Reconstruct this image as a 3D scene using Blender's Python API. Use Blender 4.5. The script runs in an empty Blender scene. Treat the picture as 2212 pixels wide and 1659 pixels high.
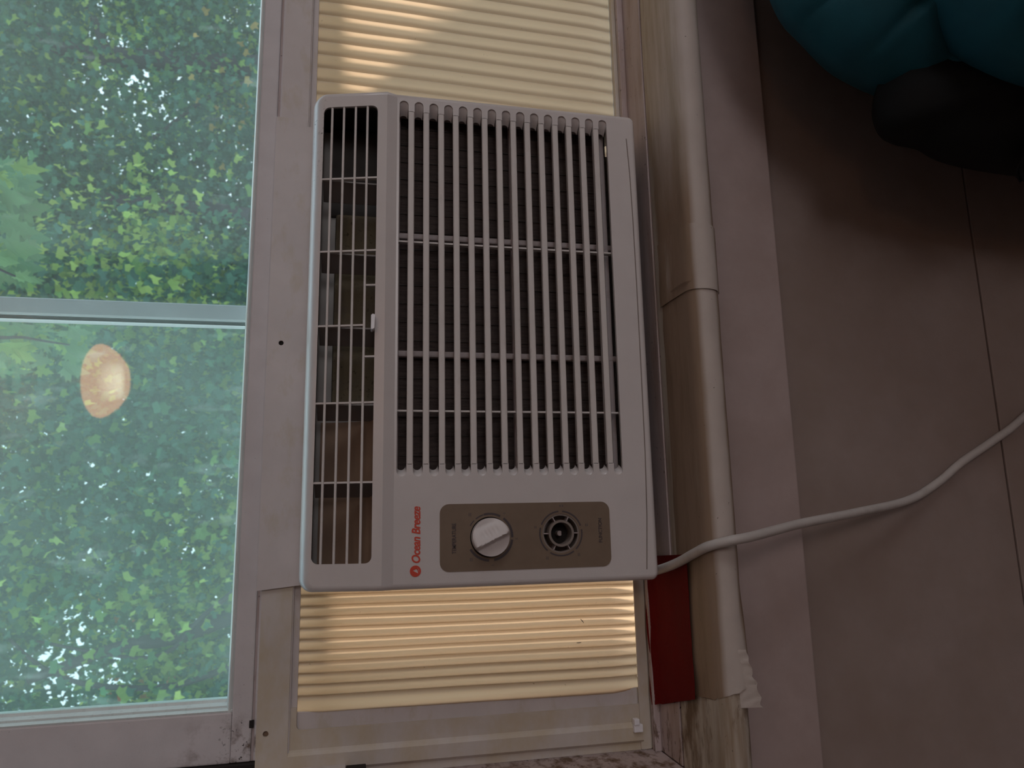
import bpy, bmesh, math, random
from mathutils import Vector, Matrix, noise
random.seed(7)
sc = bpy.context.scene
C = sc.collection
R = math.radians
PI = math.pi
ZO = 1.15                      # eye height above the floor: every z below is measured from the eye

# ------------------------------------------------------------------ camera
cam = bpy.data.cameras.new('camera'); co = bpy.data.objects.new('camera', cam); C.objects.link(co); sc.camera = co
f = Vector((0.180825, 0.961651, -0.206229)); ix = Vector((-0.020334, -0.205985, -0.978344)); iy = Vector((-0.983305, 0.181102, -0.017693))
m = Matrix((ix, -iy, -f)).transposed().to_4x4(); m.translation = Vector((0, -.5636, ZO)); co.matrix_world = m
cam.sensor_width = 36; cam.lens = 1560 / 2212 * 36; cam.clip_start = .01
cam.dof.use_dof = True; cam.dof.focus_distance = .62; cam.dof.aperture_fstop = 14

# ------------------------------------------------------------------ world, sun, lights, exposure
sc.view_settings.view_transform = 'Standard'; sc.view_settings.look = 'None'
sc.view_settings.exposure = 0; sc.view_settings.gamma = 1; sc.view_settings.use_curve_mapping = False
w = bpy.data.worlds.new('world'); sc.world = w; w.use_nodes = True
nt = w.node_tree; bg = nt.nodes['Background']
tc = nt.nodes.new('ShaderNodeTexCoord'); sx = nt.nodes.new('ShaderNodeSeparateXYZ'); cr = nt.nodes.new('ShaderNodeValToRGB')
nt.links.new(tc.outputs['Generated'], sx.inputs[0]); nt.links.new(sx.outputs['Z'], cr.inputs[0]); nt.links.new(cr.outputs[0], bg.inputs[0])
cr.color_ramp.elements[0].color = (.62, .74, .80, 1); cr.color_ramp.elements[0].position = 0
cr.color_ramp.elements[1].color = (.60, .80, 1.0, 1); cr.color_ramp.elements[1].position = .9
bg.inputs[1].default_value = 2.1
def light(name, kind, loc, energy, col, size=1, target=None, sy=None):
    l = bpy.data.lights.new(name, kind); o = bpy.data.objects.new(name, l); C.objects.link(o)
    l.energy = energy; l.color = col; o.location = Vector(loc) + Vector((0, 0, ZO))
    if kind == 'AREA':
        l.shape = 'RECTANGLE'; l.size = size; l.size_y = sy or size
    if kind == 'SUN': l.angle = R(9)
    if target is not None:
        d = Vector(target) - Vector(loc); o.rotation_euler = d.to_track_quat('-Z', 'Y').to_euler()
    return o
light('sun', 'SUN', (-7, 5.5, 5.2), 3.6, (1, .93, .80), target=(0, 0, 0))
light('fill_light_side', 'AREA', (2.52, -1.7, .35), 7, (1, .90, .86), 1.0, target=(0, -1.4, .0), sy=1.2)  # unseen fill light from the right, set in an added window
light('fill_light_back', 'AREA', (1.5, -3.62, .02), 11, (1, .87, .85), 1.2, target=(1.0, 0, .02), sy=.9)  # added fill light behind the eye, low enough to stay out of the glass

# ------------------------------------------------------------------ materials
def nm(name):
    mt = bpy.data.materials.new(name); mt.use_nodes = True
    return mt, mt.node_tree, mt.node_tree.nodes['Principled BSDF']
def N(nt, t, **kw):
    n = nt.nodes.new(t)
    for k, v in kw.items():
        if k in n.inputs.keys() if isinstance(k, str) else False: n.inputs[k].default_value = v
        else: setattr(n, k, v)
    return n
def c4(c): return (c[0], c[1], c[2], 1)
def pm(name, col, rough=.5, layers=(), bump=0, bscale=300, metal=0, fine=.06, spec=.35):
    """procedural material: base colour with faint mottling, then layers of dirt (scale xyz, low, high, colour, box mask)"""
    mt, nt, b = nm(name); L = nt.links
    tc = N(nt, 'ShaderNodeTexCoord')
    def noi(scale, det=4, rough=.6, off=0):
        mp = N(nt, 'ShaderNodeMapping'); L.new(tc.outputs['Object'], mp.inputs[0])
        mp.inputs['Scale'].default_value = scale if hasattr(scale, '__len__') else (scale,) * 3
        mp.inputs['Location'].default_value = (off, off * .7, off * 1.3)
        n = N(nt, 'ShaderNodeTexNoise'); n.inputs['Scale'].default_value = 1; n.inputs['Detail'].default_value = det
        n.inputs['Roughness'].default_value = rough
        L.new(mp.outputs[0], n.inputs['Vector']); return n.outputs['Fac']
    def ramp(src, lo, hi):
        r = N(nt, 'ShaderNodeMapRange'); r.inputs['From Min'].default_value = lo; r.inputs['From Max'].default_value = hi
        L.new(src, r.inputs['Value']); return r.outputs[0]
    def mix(fac, a, c):
        x = N(nt, 'ShaderNodeMix'); x.data_type = 'RGBA'; L.new(fac, x.inputs[0])
        L.new(a, x.inputs[6]) if not isinstance(a, tuple) else setattr(x.inputs[6], 'default_value', a)
        x.inputs[7].default_value = c4(c); return x.outputs[2]
    cur = mix(ramp(noi(28, 5), .3, .8), c4([v * (1 + fine) for v in col]), [v * (1 - fine * 1.6) for v in col])
    for k, l in enumerate(layers):
        sc_, lo, hi, dc = l[:4]; fac = ramp(noi(sc_, 5, .65, off=3.1 * (k + 1)), lo, hi)
        if len(l) > 4:
            sp = N(nt, 'ShaderNodeSeparateXYZ'); L.new(tc.outputs['Object'], sp.inputs[0])
            for ax, a0, a1 in l[4]:       # ramps 0..1 from a0 to a1 along an axis
                mm = N(nt, 'ShaderNodeMath', operation='MULTIPLY'); L.new(fac, mm.inputs[0]); L.new(ramp(sp.outputs[ax], a0, a1), mm.inputs[1]); fac = mm.outputs[0]
        cur = mix(fac, cur, dc)
    L.new(cur, b.inputs['Base Color']); b.inputs['Roughness'].default_value = rough; b.inputs['Metallic'].default_value = metal
    b.inputs['Specular IOR Level'].default_value = spec
    if bump:
        bn = N(nt, 'ShaderNodeBump'); bn.inputs['Strength'].default_value = bump; bn.inputs['Distance'].default_value = .001
        L.new(noi(bscale), bn.inputs['Height']); L.new(bn.outputs[0], b.inputs['Normal'])
    return mt
BR = (.10, .055, .035); DK = (.02, .014, .012)
M = {}
M['plastic'] = pm('aged white plastic', (.63, .59, .59), .27, [((300, 120, 300), .60, .72, (.06, .045, .04), [(0, .088, .178), (2, .2815, .286)]), ((500, 500, 500), .74, .78, (.2, .16, .13))], .05, 900, fine=.03, spec=.55)
M['slat'] = pm('white grille plastic', (.64, .60, .59), .45, [((40, 200, 200), .62, .9, (.42, .36, .33))], .05, 700, fine=.04)
M['vinyl'] = pm('white vinyl', (.60, .55, .55), .45, [((30, 60, 60), .52, .85, (.50, .43, .33))], .05, 500, fine=.05)
M['vinylwarm'] = pm('yellowed vinyl', (.58, .53, .50), .45, [((12, 20, 20), .42, .7, (.50, .41, .27))], .05, 500, fine=.05)
M['sash'] = pm('grubby white sash vinyl', (.60, .56, .58), .4,
    [((60, 60, 60), .50, .66, (.16, .11, .09), [(0, -.145, -.172), (2, .415, .362)]),
     ((260, 260, 260), .60, .66, DK, [(0, -.130, -.165), (2, .385, .355)]),
     ((400, 200, 400), .69, .73, (.05, .04, .04))], .08, 400)
M['bead'] = pm('pale glazing bead', (.66, .70, .70), .3, [((60, 300, 300), .55, .9, (.45, .47, .47))])
M['storm_frame'] = pm('grey blue storm frame', (.34, .36, .42), .35)
M['dark'] = pm('dark gap', (.02, .016, .015), .8)
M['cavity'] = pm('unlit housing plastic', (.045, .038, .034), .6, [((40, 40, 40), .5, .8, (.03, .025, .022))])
M['vane'] = pm('grey vane plastic', (.26, .23, .22), .5)
M['duct'] = pm('brown duct plastic', (.30, .20, .14), .5, [((20, 20, 20), .4, .8, (.22, .14, .095))])
M['foam'] = pm('olive insulating foam', (.15, .125, .08), .95, [((300, 300, 300), .60, .68, (.06, .05, .03)), ((60, 60, 60), .45, .75, (.12, .10, .08))], .6, 500)
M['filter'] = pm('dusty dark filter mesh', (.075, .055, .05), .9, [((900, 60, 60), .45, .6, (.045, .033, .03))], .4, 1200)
M['filterframe'] = pm('grey filter frame plastic', (.40, .34, .34), .5, [((60, 60, 60), .55, .8, (.28, .22, .18))])
M['taupe'] = pm('taupe control label', (.20, .145, .105), .5, [((60, 60, 60), .4, .8, (.175, .125, .09))], fine=.02)
M['print'] = pm('dark grey print', (.075, .06, .065), .5)
M['printsoft'] = pm('faded grey print', (.115, .09, .085), .5)
M['red'] = pm('orange red print', (.62, .075, .045), .45)
M['socket'] = pm('grey socket plastic', (.24, .20, .18), .5)
M['knob'] = pm('worn white knob plastic', (.66, .61, .61), .38, [((400, 400, 400), .66, .70, (.15, .12, .1), [(2, .161, .153)])])
M['metal'] = pm('painted cabinet steel', (.45, .43, .41), .5)
M['chrome'] = pm('bright lever plastic', (.78, .76, .80), .25)
M['cord'] = pm('grey white cable sheath', (.50, .46, .44), .45, [((40, 40, 40), .5, .8, (.38, .34, .32))])
M['stool'] = pm('stained cream sill paint', (.48, .42, .36), .55,
    [((5, 70, 70), .42, .66, (.27, .19, .125)), ((14, 40, 40), .50, .62, (.15, .095, .055), [(0, -.03, -.14)]),
     ((180, 420, 300), .67, .71, DK), ((3, 260, 3), .66, .70, BR)], .25, 60)
M['subsill'] = pm('pinkish grimy sill paint', (.46, .38, .38), .55,
    [((8, 60, 60), .45, .75, (.33, .23, .18)), ((40, 120, 120), .54, .62, (.12, .07, .045), [(0, -.10, -.2)]), ((200, 300, 300), .65, .70, DK)], .2, 80)
M['tape'] = pm('soiled off white paper tape', (.50, .435, .40), .6,
    [((4, 40, 40), .40, .62, (.36, .29, .22), [(1, -.0355, -.031)]), ((5, 30, 30), .16, .40, (.27, .185, .13), [(1, -.0352, -.032), (0, .34, .25)]), ((12, 80, 80), .46, .72, (.20, .135, .085), [(1, -.034, -.026), (0, .34, .25)]),
     ((260, 420, 260), .69, .73, (.04, .025, .02))], .35, 90)
M['redtape'] = pm('dark red cloth tape', (.125, .006, .006), .8, [((60, 60, 60), .5, .85, (.11, .008, .008)), ((90, 500, 90), .71, .74, (.2, .05, .05))], .2, 400, spec=.08)
M['apron'] = pm('pinkish beige trim paint', (.40, .315, .30), .6, [((20, 20, 20), .4, .8, (.35, .265, .245)), ((300, 300, 300), .74, .77, BR)], .15, 200)
M['wall'] = pm('taupe wall paint', (.30, .235, .215), .7, [((7, 7, 7), .4, .75, (.25, .185, .155)), ((240, 240, 240), .76, .78, BR)], .2, 300)
M['jamb'] = pm('dirty jamb paint', (.42, .34, .33), .6, [((60, 60, 90), .46, .62, (.14, .085, .055)), ((260, 260, 260), .62, .67, DK)], .3, 120)
M['room'] = pm('room paint', (.50, .44, .41), .7)
M['floorm'] = pm('brown carpet', (.16, .11, .09), .9)
M['ceil'] = pm('ceiling paint', (.62, .58, .55), .8)
M['ext'] = pm('exterior siding', (.55, .55, .55), .7)
M['teal'] = pm('dark teal nylon', (.010, .085, .115), .6, [((20, 20, 20), .4, .8, (.007, .062, .09))], .3, 900, spec=.25)
M['black'] = pm('black bag fabric', (.008, .009, .010), .75, spec=.2)
M['strap'] = pm('black webbing', (.010, .010, .012), .7, spec=.2)
M['bark'] = pm('grey brown bark', (.05, .043, .055), .9, [((14, 14, 4), .5, .7, (.04, .035, .035))], 1, 60)
M['bounce_ground'] = pm('pale bounce ground', (.42, .37, .30), .95)  # unseen ground, coloured pale and warm to bounce light onto the pleats

def sheet_mat():
    mt, nt, b = nm('translucent cream vinyl'); L = nt.links; nt.nodes.remove(b)
    out = nt.nodes['Material Output']
    d = N(nt, 'ShaderNodeBsdfDiffuse'); t = N(nt, 'ShaderNodeBsdfTranslucent'); mx = N(nt, 'ShaderNodeMixShader')
    d.inputs[0].default_value = (.62, .53, .42, 1); t.inputs[0].default_value = (1.0, .70, .46, 1); mx.inputs[0].default_value = .68
    tc = N(nt, 'ShaderNodeTexCoord'); n = N(nt, 'ShaderNodeTexNoise'); n.inputs['Scale'].default_value = 260; n.inputs['Detail'].default_value = 3
    r = N(nt, 'ShaderNodeMapRange'); r.inputs['From Min'].default_value = .72; r.inputs['From Max'].default_value = .76
    x = N(nt, 'ShaderNodeMix'); x.data_type = 'RGBA'; x.inputs[6].default_value = (.62, .53, .42, 1); x.inputs[7].default_value = (.30, .22, .15, 1)
    L.new(tc.outputs['Object'], n.inputs['Vector']); L.new(n.outputs['Fac'], r.inputs['Value']); L.new(r.outputs[0], x.inputs[0]); L.new(x.outputs[2], d.inputs[0])
    at = N(nt, 'ShaderNodeAttribute', attribute_name='fold_shade'); rr = N(nt, 'ShaderNodeMapRange'); rr.inputs['To Min'].default_value = .66; rr.inputs['To Max'].default_value = .16  # folds pass less light: doubled vinyl, also painting in the valley shade
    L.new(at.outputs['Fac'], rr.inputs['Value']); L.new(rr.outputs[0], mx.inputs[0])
    L.new(d.outputs[0], mx.inputs[1]); L.new(t.outputs[0], mx.inputs[2]); L.new(mx.outputs[0], out.inputs[0])
    return mt
M['sheet'] = sheet_mat()

def glass_mat(name, dust, streak, reflect):
    mt, nt, b = nm(name); L = nt.links; nt.nodes.remove(b); out = nt.nodes['Material Output']
    tr = N(nt, 'ShaderNodeBsdfTransparent'); tr.inputs[0].default_value = (.90, .98, .97, 1)
    cur = tr.outputs[0]
    tc = N(nt, 'ShaderNodeTexCoord')
    def noi(s, det=4):
        mp = N(nt, 'ShaderNodeMapping'); mp.inputs['Scale'].default_value = s; L.new(tc.outputs['Object'], mp.inputs[0])
        n = N(nt, 'ShaderNodeTexNoise'); n.inputs['Scale'].default_value = 1; n.inputs['Detail'].default_value = det; L.new(mp.outputs[0], n.inputs['Vector']); return n.outputs['Fac']
    def rng(v, a, b_, c, d):
        r = N(nt, 'ShaderNodeMapRange'); L.new(v, r.inputs['Value'])
        for k, q in zip(('From Min', 'From Max', 'To Min', 'To Max'), (a, b_, c, d)): r.inputs[k].default_value = q
        return r.outputs[0]
    df = N(nt, 'ShaderNodeBsdfDiffuse'); df.inputs[0].default_value = (.75, .85, .85, 1)
    tl = N(nt, 'ShaderNodeBsdfTranslucent'); tl.inputs[0].default_value = (.70, .90, .93, 1)
    m0 = N(nt, 'ShaderNodeMixShader'); m0.inputs[0].default_value = .75; L.new(df.outputs[0], m0.inputs[1]); L.new(tl.outputs[0], m0.inputs[2])
    a = rng(noi((6, 6, 6), 3), .3, .75, dust * .75, dust * 1.3)
    s = rng(noi((60, 60, 22), 6), .63, .75, 0, streak)
    ad = N(nt, 'ShaderNodeMath', operation='ADD'); L.new(a, ad.inputs[0]); L.new(s, ad.inputs[1])
    m1 = N(nt, 'ShaderNodeMixShader'); L.new(ad.outputs[0], m1.inputs[0]); L.new(cur, m1.inputs[1]); L.new(m0.outputs[0], m1.inputs[2]); cur = m1.outputs[0]
    if reflect:
        g = N(nt, 'ShaderNodeBsdfGlossy'); g.inputs['Roughness'].default_value = .02
        fr = N(nt, 'ShaderNodeFresnel'); fr.inputs['IOR'].default_value = 1.75
        m2 = N(nt, 'ShaderNodeMixShader'); L.new(fr.outputs[0], m2.inputs[0]); L.new(cur, m2.inputs[1]); L.new(g.outputs[0], m2.inputs[2]); cur = m2.outputs[0]
    L.new(cur, out.inputs[0]); return mt
M['glass'] = glass_mat('dusty window glass', .12, .14, True)
M['storm'] = glass_mat('hazy storm glass', .085, .15, False)
def clear_mat():
    mt, nt, b = nm('clear glass edge'); nt.nodes.remove(b)
    t = N(nt, 'ShaderNodeBsdfTransparent'); t.inputs[0].default_value = (.97, .99, .98, 1); nt.links.new(t.outputs[0], nt.nodes['Material Output'].inputs[0]); return mt
M['clear'] = clear_mat()
def leaf_mat():
    mt, nt, b = nm('leaf'); L = nt.links; nt.nodes.remove(b); out = nt.nodes['Material Output']
    at = N(nt, 'ShaderNodeAttribute', attribute_name='tint')
    d = N(nt, 'ShaderNodeBsdfDiffuse'); t = N(nt, 'ShaderNodeBsdfTranslucent'); m1 = N(nt, 'ShaderNodeMixShader'); m1.inputs[0].default_value = .45
    hs = N(nt, 'ShaderNodeHueSaturation'); hs.inputs['Value'].default_value = 1.5; hs.inputs['Hue'].default_value = .485
    L.new(at.outputs['Color'], d.inputs[0]); L.new(at.outputs['Color'], hs.inputs['Color']); L.new(hs.outputs[0], t.inputs[0])
    L.new(d.outputs[0], m1.inputs[1]); L.new(t.outputs[0], m1.inputs[2]); L.new(m1.outputs[0], out.inputs[0])
    return mt
M['leaf'] = leaf_mat()
def shade_mat():
    mt, nt, b = nm('glowing frosted shade'); L = nt.links; nt.nodes.remove(b)
    e = N(nt, 'ShaderNodeEmission'); tc = N(nt, 'ShaderNodeTexCoord'); v = N(nt, 'ShaderNodeVectorMath', operation='DISTANCE')
    mp = N(nt, 'ShaderNodeMapping'); L.new(tc.outputs['Object'], mp.inputs[0]); L.new(mp.outputs[0], v.inputs[0]); v.inputs[1].default_value = (-.02, .10, -.03)
    r = N(nt, 'ShaderNodeValToRGB'); r.color_ramp.elements[0].position = .02; r.color_ramp.elements[0].color = (1, .80, .55, 1)
    r.color_ramp.elements[1].position = .115; r.color_ramp.elements[1].color = (.46, .20, .09, 1)
    L.new(v.outputs['Value'], r.inputs[0]); L.new(r.outputs[0], e.inputs[0]); e.inputs[1].default_value = 13
    L.new(e.outputs[0], nt.nodes['Material Output'].inputs[0]); return mt
M['shade'] = shade_mat()

# ------------------------------------------------------------------ builders
org = {}
def base_of(o):
    return org.get(o.name, Vector((0, 0, 0))) if o else None
def mk(name, verts, faces, mat, parent=None, smooth=False, at=None, mats=None, fm=None):
    """ONE mesh object; verts are given in scene coordinates relative to the eye height"""
    o_ = base_of(parent) if parent else (Vector(at) if at else Vector((0, 0, 0)))
    me = bpy.data.meshes.new(name); me.from_pydata([Vector(v) - o_ for v in verts], [], faces); me.update()
    if mats:
        for q in mats: me.materials.append(M[q])
        for p, k in zip(me.polygons, fm): p.material_index = k
    elif mat: me.materials.append(M[mat])
    if smooth: me.polygons.foreach_set('use_smooth', [True] * len(me.polygons))
    o = bpy.data.objects.new(name, me); C.objects.link(o); org[o.name] = o_
    if parent: o.parent = parent
    else: o.location = o_ + Vector((0, 0, ZO))
    return o
def empty(name, loc):
    o = bpy.data.objects.new(name, None); C.objects.link(o); o.empty_display_size = .02
    o.location = Vector(loc) + Vector((0, 0, ZO)); org[o.name] = Vector(loc); return o
def tag(o, label=None, cat=None, group=None, kind=None):
    for k, v in (('label', label), ('category', cat), ('group', group), ('kind', kind)):
        if v: o[k] = v
    return o
class G:
    """collects shapes into one mesh"""
    def __init__(s): s.v = []; s.f = []
    def add(s, v, f):
        n = len(s.v); s.v += [Vector(q) for q in v]; s.f += [[i + n for i in q] for q in f]; return s
    def box(s, x0, x1, y0, y1, z0, z1, bev=0, seg=2):
        bm = bmesh.new(); bmesh.ops.create_cube(bm, size=1)
        for q in bm.verts: q.co = ((x0 + x1) / 2 + q.co.x * (x1 - x0), (y0 + y1) / 2 + q.co.y * (y1 - y0), (z0 + z1) / 2 + q.co.z * (z1 - z0))
        if bev: bmesh.ops.bevel(bm, geom=bm.edges[:], offset=bev, segments=seg, profile=.6, affect='EDGES')
        bm.verts.index_update(); s.add([q.co.copy() for q in bm.verts], [[q.index for q in p.verts] for p in bm.faces]); bm.free(); return s
    def prof(s, pts, a0, a1, axis='x', cap=True):
        """profile pts (2D) swept along an axis: x -> pts are (y,z); z -> (x,y); y -> (x,z)"""
        n = len(pts)
        def P(a, p): return {'x': (a, p[0], p[1]), 'y': (p[0], a, p[1]), 'z': (p[0], p[1], a)}[axis]
        v = [P(a0, p) for p in pts] + [P(a1, p) for p in pts]
        fs = [[i, (i + 1) % n, n + (i + 1) % n, n + i] for i in range(n)]
        if cap: fs += [list(range(n))[::-1], list(range(n, 2 * n))]
        return s.add(v, fs)
    def grid(s, P, closed_u=False, closed_v=False):
        nu, nv = len(P), len(P[0]); v = [q for r in P for q in r]; fs = []
        for i in range(nu - (0 if closed_u else 1)):
            for j in range(nv - (0 if closed_v else 1)):
                a, b = i, (i + 1) % nu; c, d = j, (j + 1) % nv
                fs.append([a * nv + c, b * nv + c, b * nv + d, a * nv + d])
        return s.add(v, fs)
    def tube(s, pts, r, n=12, caps=True):
        pts = [Vector(p) for p in pts]; rows = []; up = Vector((.13, .3, .94)).normalized()
        for i, p in enumerate(pts):
            t = (pts[min(i + 1, len(pts) - 1)] - pts[max(i - 1, 0)]).normalized()
            a = t.cross(up).normalized(); b = t.cross(a).normalized(); rr = r[i] if hasattr(r, '__len__') else r
            rows.append([p + (a * math.cos(2 * PI * k / n) + b * math.sin(2 * PI * k / n)) * rr for k in range(n)])
        n0 = len(s.v); s.grid(rows, closed_v=True)
        if caps: s.f.append([n0 + k for k in range(n)][::-1]); s.f.append([n0 + (len(pts) - 1) * n + k for k in range(n)])
        return s
    def build(s, name, mat, parent=None, smooth=False, at=None): return mk(name, s.v, s.f, mat, parent, smooth, at)
def smooth_by_angle(o, deg=35):
    me = o.data; bm = bmesh.new(); bm.from_mesh(me); bmesh.ops.recalc_face_normals(bm, faces=bm.faces[:])
    for e in bm.edges: e.smooth = (len(e.link_faces) == 2 and e.calc_face_angle(0) < R(deg))
    for q in bm.faces: q.smooth = True
    bm.to_mesh(me); bm.free(); return o
def fixn(o):
    bm = bmesh.new(); bm.from_mesh(o.data); bmesh.ops.recalc_face_normals(bm, faces=bm.faces[:]); bm.to_mesh(o.data); bm.free(); return o
def circle(cx, cz, r, n=32, a0=0, a1=360):
    return [(cx + r * math.cos(R(a0 + (a1 - a0) * k / n)), cz + r * math.sin(R(a0 + (a1 - a0) * k / n))) for k in range(n)]
def rrect(x0, x1, z0, z1, r, n=6):
    o = []
    for cx, cz, a in ((x1 - r, z1 - r, 0), (x0 + r, z1 - r, 90), (x0 + r, z0 + r, 180), (x1 - r, z0 + r, 270)):
        o += [(cx + r * math.cos(R(a + 90 * k / n)), cz + r * math.sin(R(a + 90 * k / n))) for k in range(n + 1)]
    return o
def curve_mesh(cu):
    o = bpy.data.objects.new('tmp', cu); C.objects.link(o); dg = bpy.context.evaluated_depsgraph_get()
    me = bpy.data.meshes.new_from_object(o.evaluated_get(dg)); v = [q.co.copy() for q in me.vertices]; fs = [list(p.vertices) for p in me.polygons]
    bpy.data.objects.remove(o); bpy.data.curves.remove(cu); bpy.data.meshes.remove(me); return v, fs
def plate(outer, holes, y0, th, yfun=None):
    """flat plate in the x-z plane with holes, front at y0, thickness th towards +y"""
    cu = bpy.data.curves.new('tmp', 'CURVE'); cu.dimensions = '2D'; cu.fill_mode = 'BOTH'; cu.extrude = th / 2
    for loop in [outer] + list(holes):
        sp = cu.splines.new('POLY'); sp.points.add(len(loop) - 1); sp.use_cyclic_u = True
        for p, q in zip(sp.points, loop): p.co = (q[0] * 100, q[1] * 100, 0, 1)
    cu.extrude = th / 2 * 100
    v, fs = curve_mesh(cu)
    out = []
    for q in v:
        x, z, d = q.x / 100, q.y / 100, -q.z / 100 + th / 2
        out.append(Vector((x, y0 + d + (yfun(z) if yfun else 0), z)))
    return out, fs
def text(body, x0, z0, y, width, mat, parent, name, height=None, shear=0, bold=0, track=1):
    cu = bpy.data.curves.new('tmp', 'FONT'); cu.body = body; cu.size = 1; cu.extrude = .004; cu.offset = bold; cu.shear = shear; cu.space_character = track
    cu.resolution_u = 3
    v, fs = curve_mesh(cu); xs = [q.x for q in v]; ys = [q.y for q in v]; k = width / (max(xs) - min(xs)); kz = height / (max(ys) - min(ys)) if height else k
    return mk(name, [(x0 + (q.x - min(xs)) * k, y - q.z * .05, z0 + (q.y - min(ys)) * kz) for q in v], fs, mat, parent)

# ------------------------------------------------------------------ room shell
WX0, WX1 = -.199, .70          # window opening
def struct(o): o['kind'] = 'structure'; return o
X0, X1, YB, ZF, ZC = -1.9, 2.6, -3.7, -1.15, 1.30
wall = struct(empty('wall_front', (0, .015, ZF)))
for z0, z1 in ((-.6015, -.30), (-1.02, -.6035)):
    G().box(X0, X1, .015, .075, z0, z1, .0012).build('panel', 'wall', wall)
G().box(X0, X1, .022, .10, ZF, -.27).build('backing', 'dark', wall)
G().box(X0, X1, .008, .075, ZF, -1.022, .002).build('panel', 'wall', wall)
G().box(X0, WX0 - .001, .015, .14, -.27, ZC).box(WX1, X1, .015, .14, -.27, ZC).box(WX0 - .001, WX1, .015, .14, .95, ZC).build('surround', 'wall', wall)
G().box(X0, X1, .10, .16, ZF - 2.2, -.27).box(X0, WX0 - .03, .14, .16, -.27, ZC + .3).box(WX1 + .03, X1, .14, .16, -.27, ZC + .3).box(WX0 - .03, WX1 + .03, .14, .16, .97, ZC + .3).build('siding', 'ext', wall)
struct(G().box(X0 - .1, X1 + .1, YB - .1, .10, ZF - .1, ZF).build('floor', 'floorm'))
struct(G().box(X0 - .1, X1 + .1, YB - .1, .14, ZC, ZC + .1).build('ceiling', 'ceil'))
struct(G().box(X0 - .1, X0, YB, .10, ZF, ZC).build('wall_left', 'room'))
# right wall and back wall each with an opening added for a fill light
struct(G().box(X1, X1 + .1, YB, -2.25, ZF, ZC).box(X1, X1 + .1, -1.15, .10, ZF, ZC).box(X1, X1 + .1, -2.25, -1.15, ZF, -.3).box(X1, X1 + .1, -2.25, -1.15, 1.0, ZC).build('wall_right', 'room'))
struct(G().box(X0, .9, YB - .1, YB, ZF, ZC).box(2.1, X1, YB - .1, YB, ZF, ZC).box(.9, 2.1, YB - .1, YB, ZF, -.45).box(.9, 2.1, YB - .1, YB, .5, ZC).build('wall_back', 'room'))
w3 = struct(empty('added_window_3', (1.5, YB, -.45)))  # unseen window, added to frame the back fill light
G().box(.9, .95, YB - .06, YB - .02, -.45, .5).box(2.05, 2.1, YB - .06, YB - .02, -.45, .5).box(.95, 2.05, YB - .06, YB - .02, -.45, -.4).box(.95, 2.05, YB - .06, YB - .02, .45, .5).build('added_window_frame', 'vinyl', w3)
w2 = struct(empty('added_window_2', (X1, -1.7, -.3)))  # unseen window, added to frame the side fill light
G().box(X1 + .02, X1 + .06, -2.25, -2.20, -.3, 1.0).box(X1 + .02, X1 + .06, -1.20, -1.15, -.3, 1.0).box(X1 + .02, X1 + .06, -2.20, -1.20, -.3, -.25).box(X1 + .02, X1 + .06, -2.20, -1.20, .95, 1.0).box(X1 + .02, X1 + .06, -2.20, -1.20, .33, .37).build('added_window_frame', 'vinyl', w2)

# apron trim under the sill
struct(G().box(-.30, .80, -.001, .016, -.3705, -.284, .0012).build('trim_1', 'apron'))

# ------------------------------------------------------------------ the window
win = struct(empty('window_1', (0, .02, -.27)))
# interior stool with a rounded nose (profile in y, z)
nose = [(.016, -.2585), (-.044, -.2585)] + [(-.0445 - .0115 * math.sin(R(a)), -.2705 + .012 * math.cos(R(a))) for a in range(15, 181, 15)] + [(.016, -.2825)]
st = G()
NS = 60
rows = []
for i in range(NS + 1):
    x = -.27 + 1.03 * i / NS; rows.append([Vector((x, y + .0008 * noise.noise((x * 9, y * 20, z * 20)), z + .0007 * noise.noise((x * 7 + 3, y * 25, 2)))) for y, z in nose])
st.grid(rows, closed_v=True)
smooth_by_angle(st.build('window_stool', 'stool', win), 50)
G().box(WX0, WX1, .0185, .125, -.30, -.2575, .001).build('window_sill', 'subsill', win)
G().box(WX0, WX1, .0155, .019, -.30, -.2602).build('sill_gap', 'dark', win)
G().box(WX0, WX1, .058, .064, -.2575, -.2515, .0008).build('sill_ridge', 'subsill', win)
# jambs
G().box(WX0 - .03, WX0, -.004, .14, -.2575, .95, .001).build('jamb', 'jamb', win)
G().box(WX1, WX1 + .03, -.004, .14, -.2575, .95, .001).build('jamb', 'jamb', win)
G().box(WX0, WX1, .02, .14, .92, .95).build('window_head', 'vinyl', win)
G().box(-.27, WX0 - .03, -.004, .015, -.2575, 1.0, .002).build('casing', 'jamb', win)
G().box(WX1 + .03, .80, -.004, .015, -.2575, 1.0, .002).build('casing', 'jamb', win)
# jamb liner plate that stops part way down
G().box(WX0, -.1885, .022, .064, .0055, .92, .0006).build('jamb_liner', 'vinyl', win)
G().box(WX0, -.1895, .026, .064, -.010, .0052, .0006).build('jamb_liner', 'dark', win)
G().box(WX0, -.1855, .072, .09, .0, .92).build('sash_track', 'dark', win)
# lowered sash raised above the air conditioner
G().box(-.185, WX1, .078, .112, .0790, .0942, .0012).build('sash_rail', 'sash', win)
G().box(-.185, WX1, .0785, .112, .058, .0772, .0012).build('sash_rail', 'sash', win)
G().box(-.185, WX1, .080, .11, .0768, .0794).build('rail_groove', 'subsill', win)
G().box(-.1852, -.1475, .078, .112, .0942, .92, .0012).build('sash_stile', 'sash', win)
G().box(WX1 - .04, WX1, .078, .112, .0942, .92, .0012).build('sash_stile', 'sash', win)
G().box(-.1600, -.1545, .0772, .0795, .0775, .0808).build('latch_slot', 'dark', win)
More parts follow.
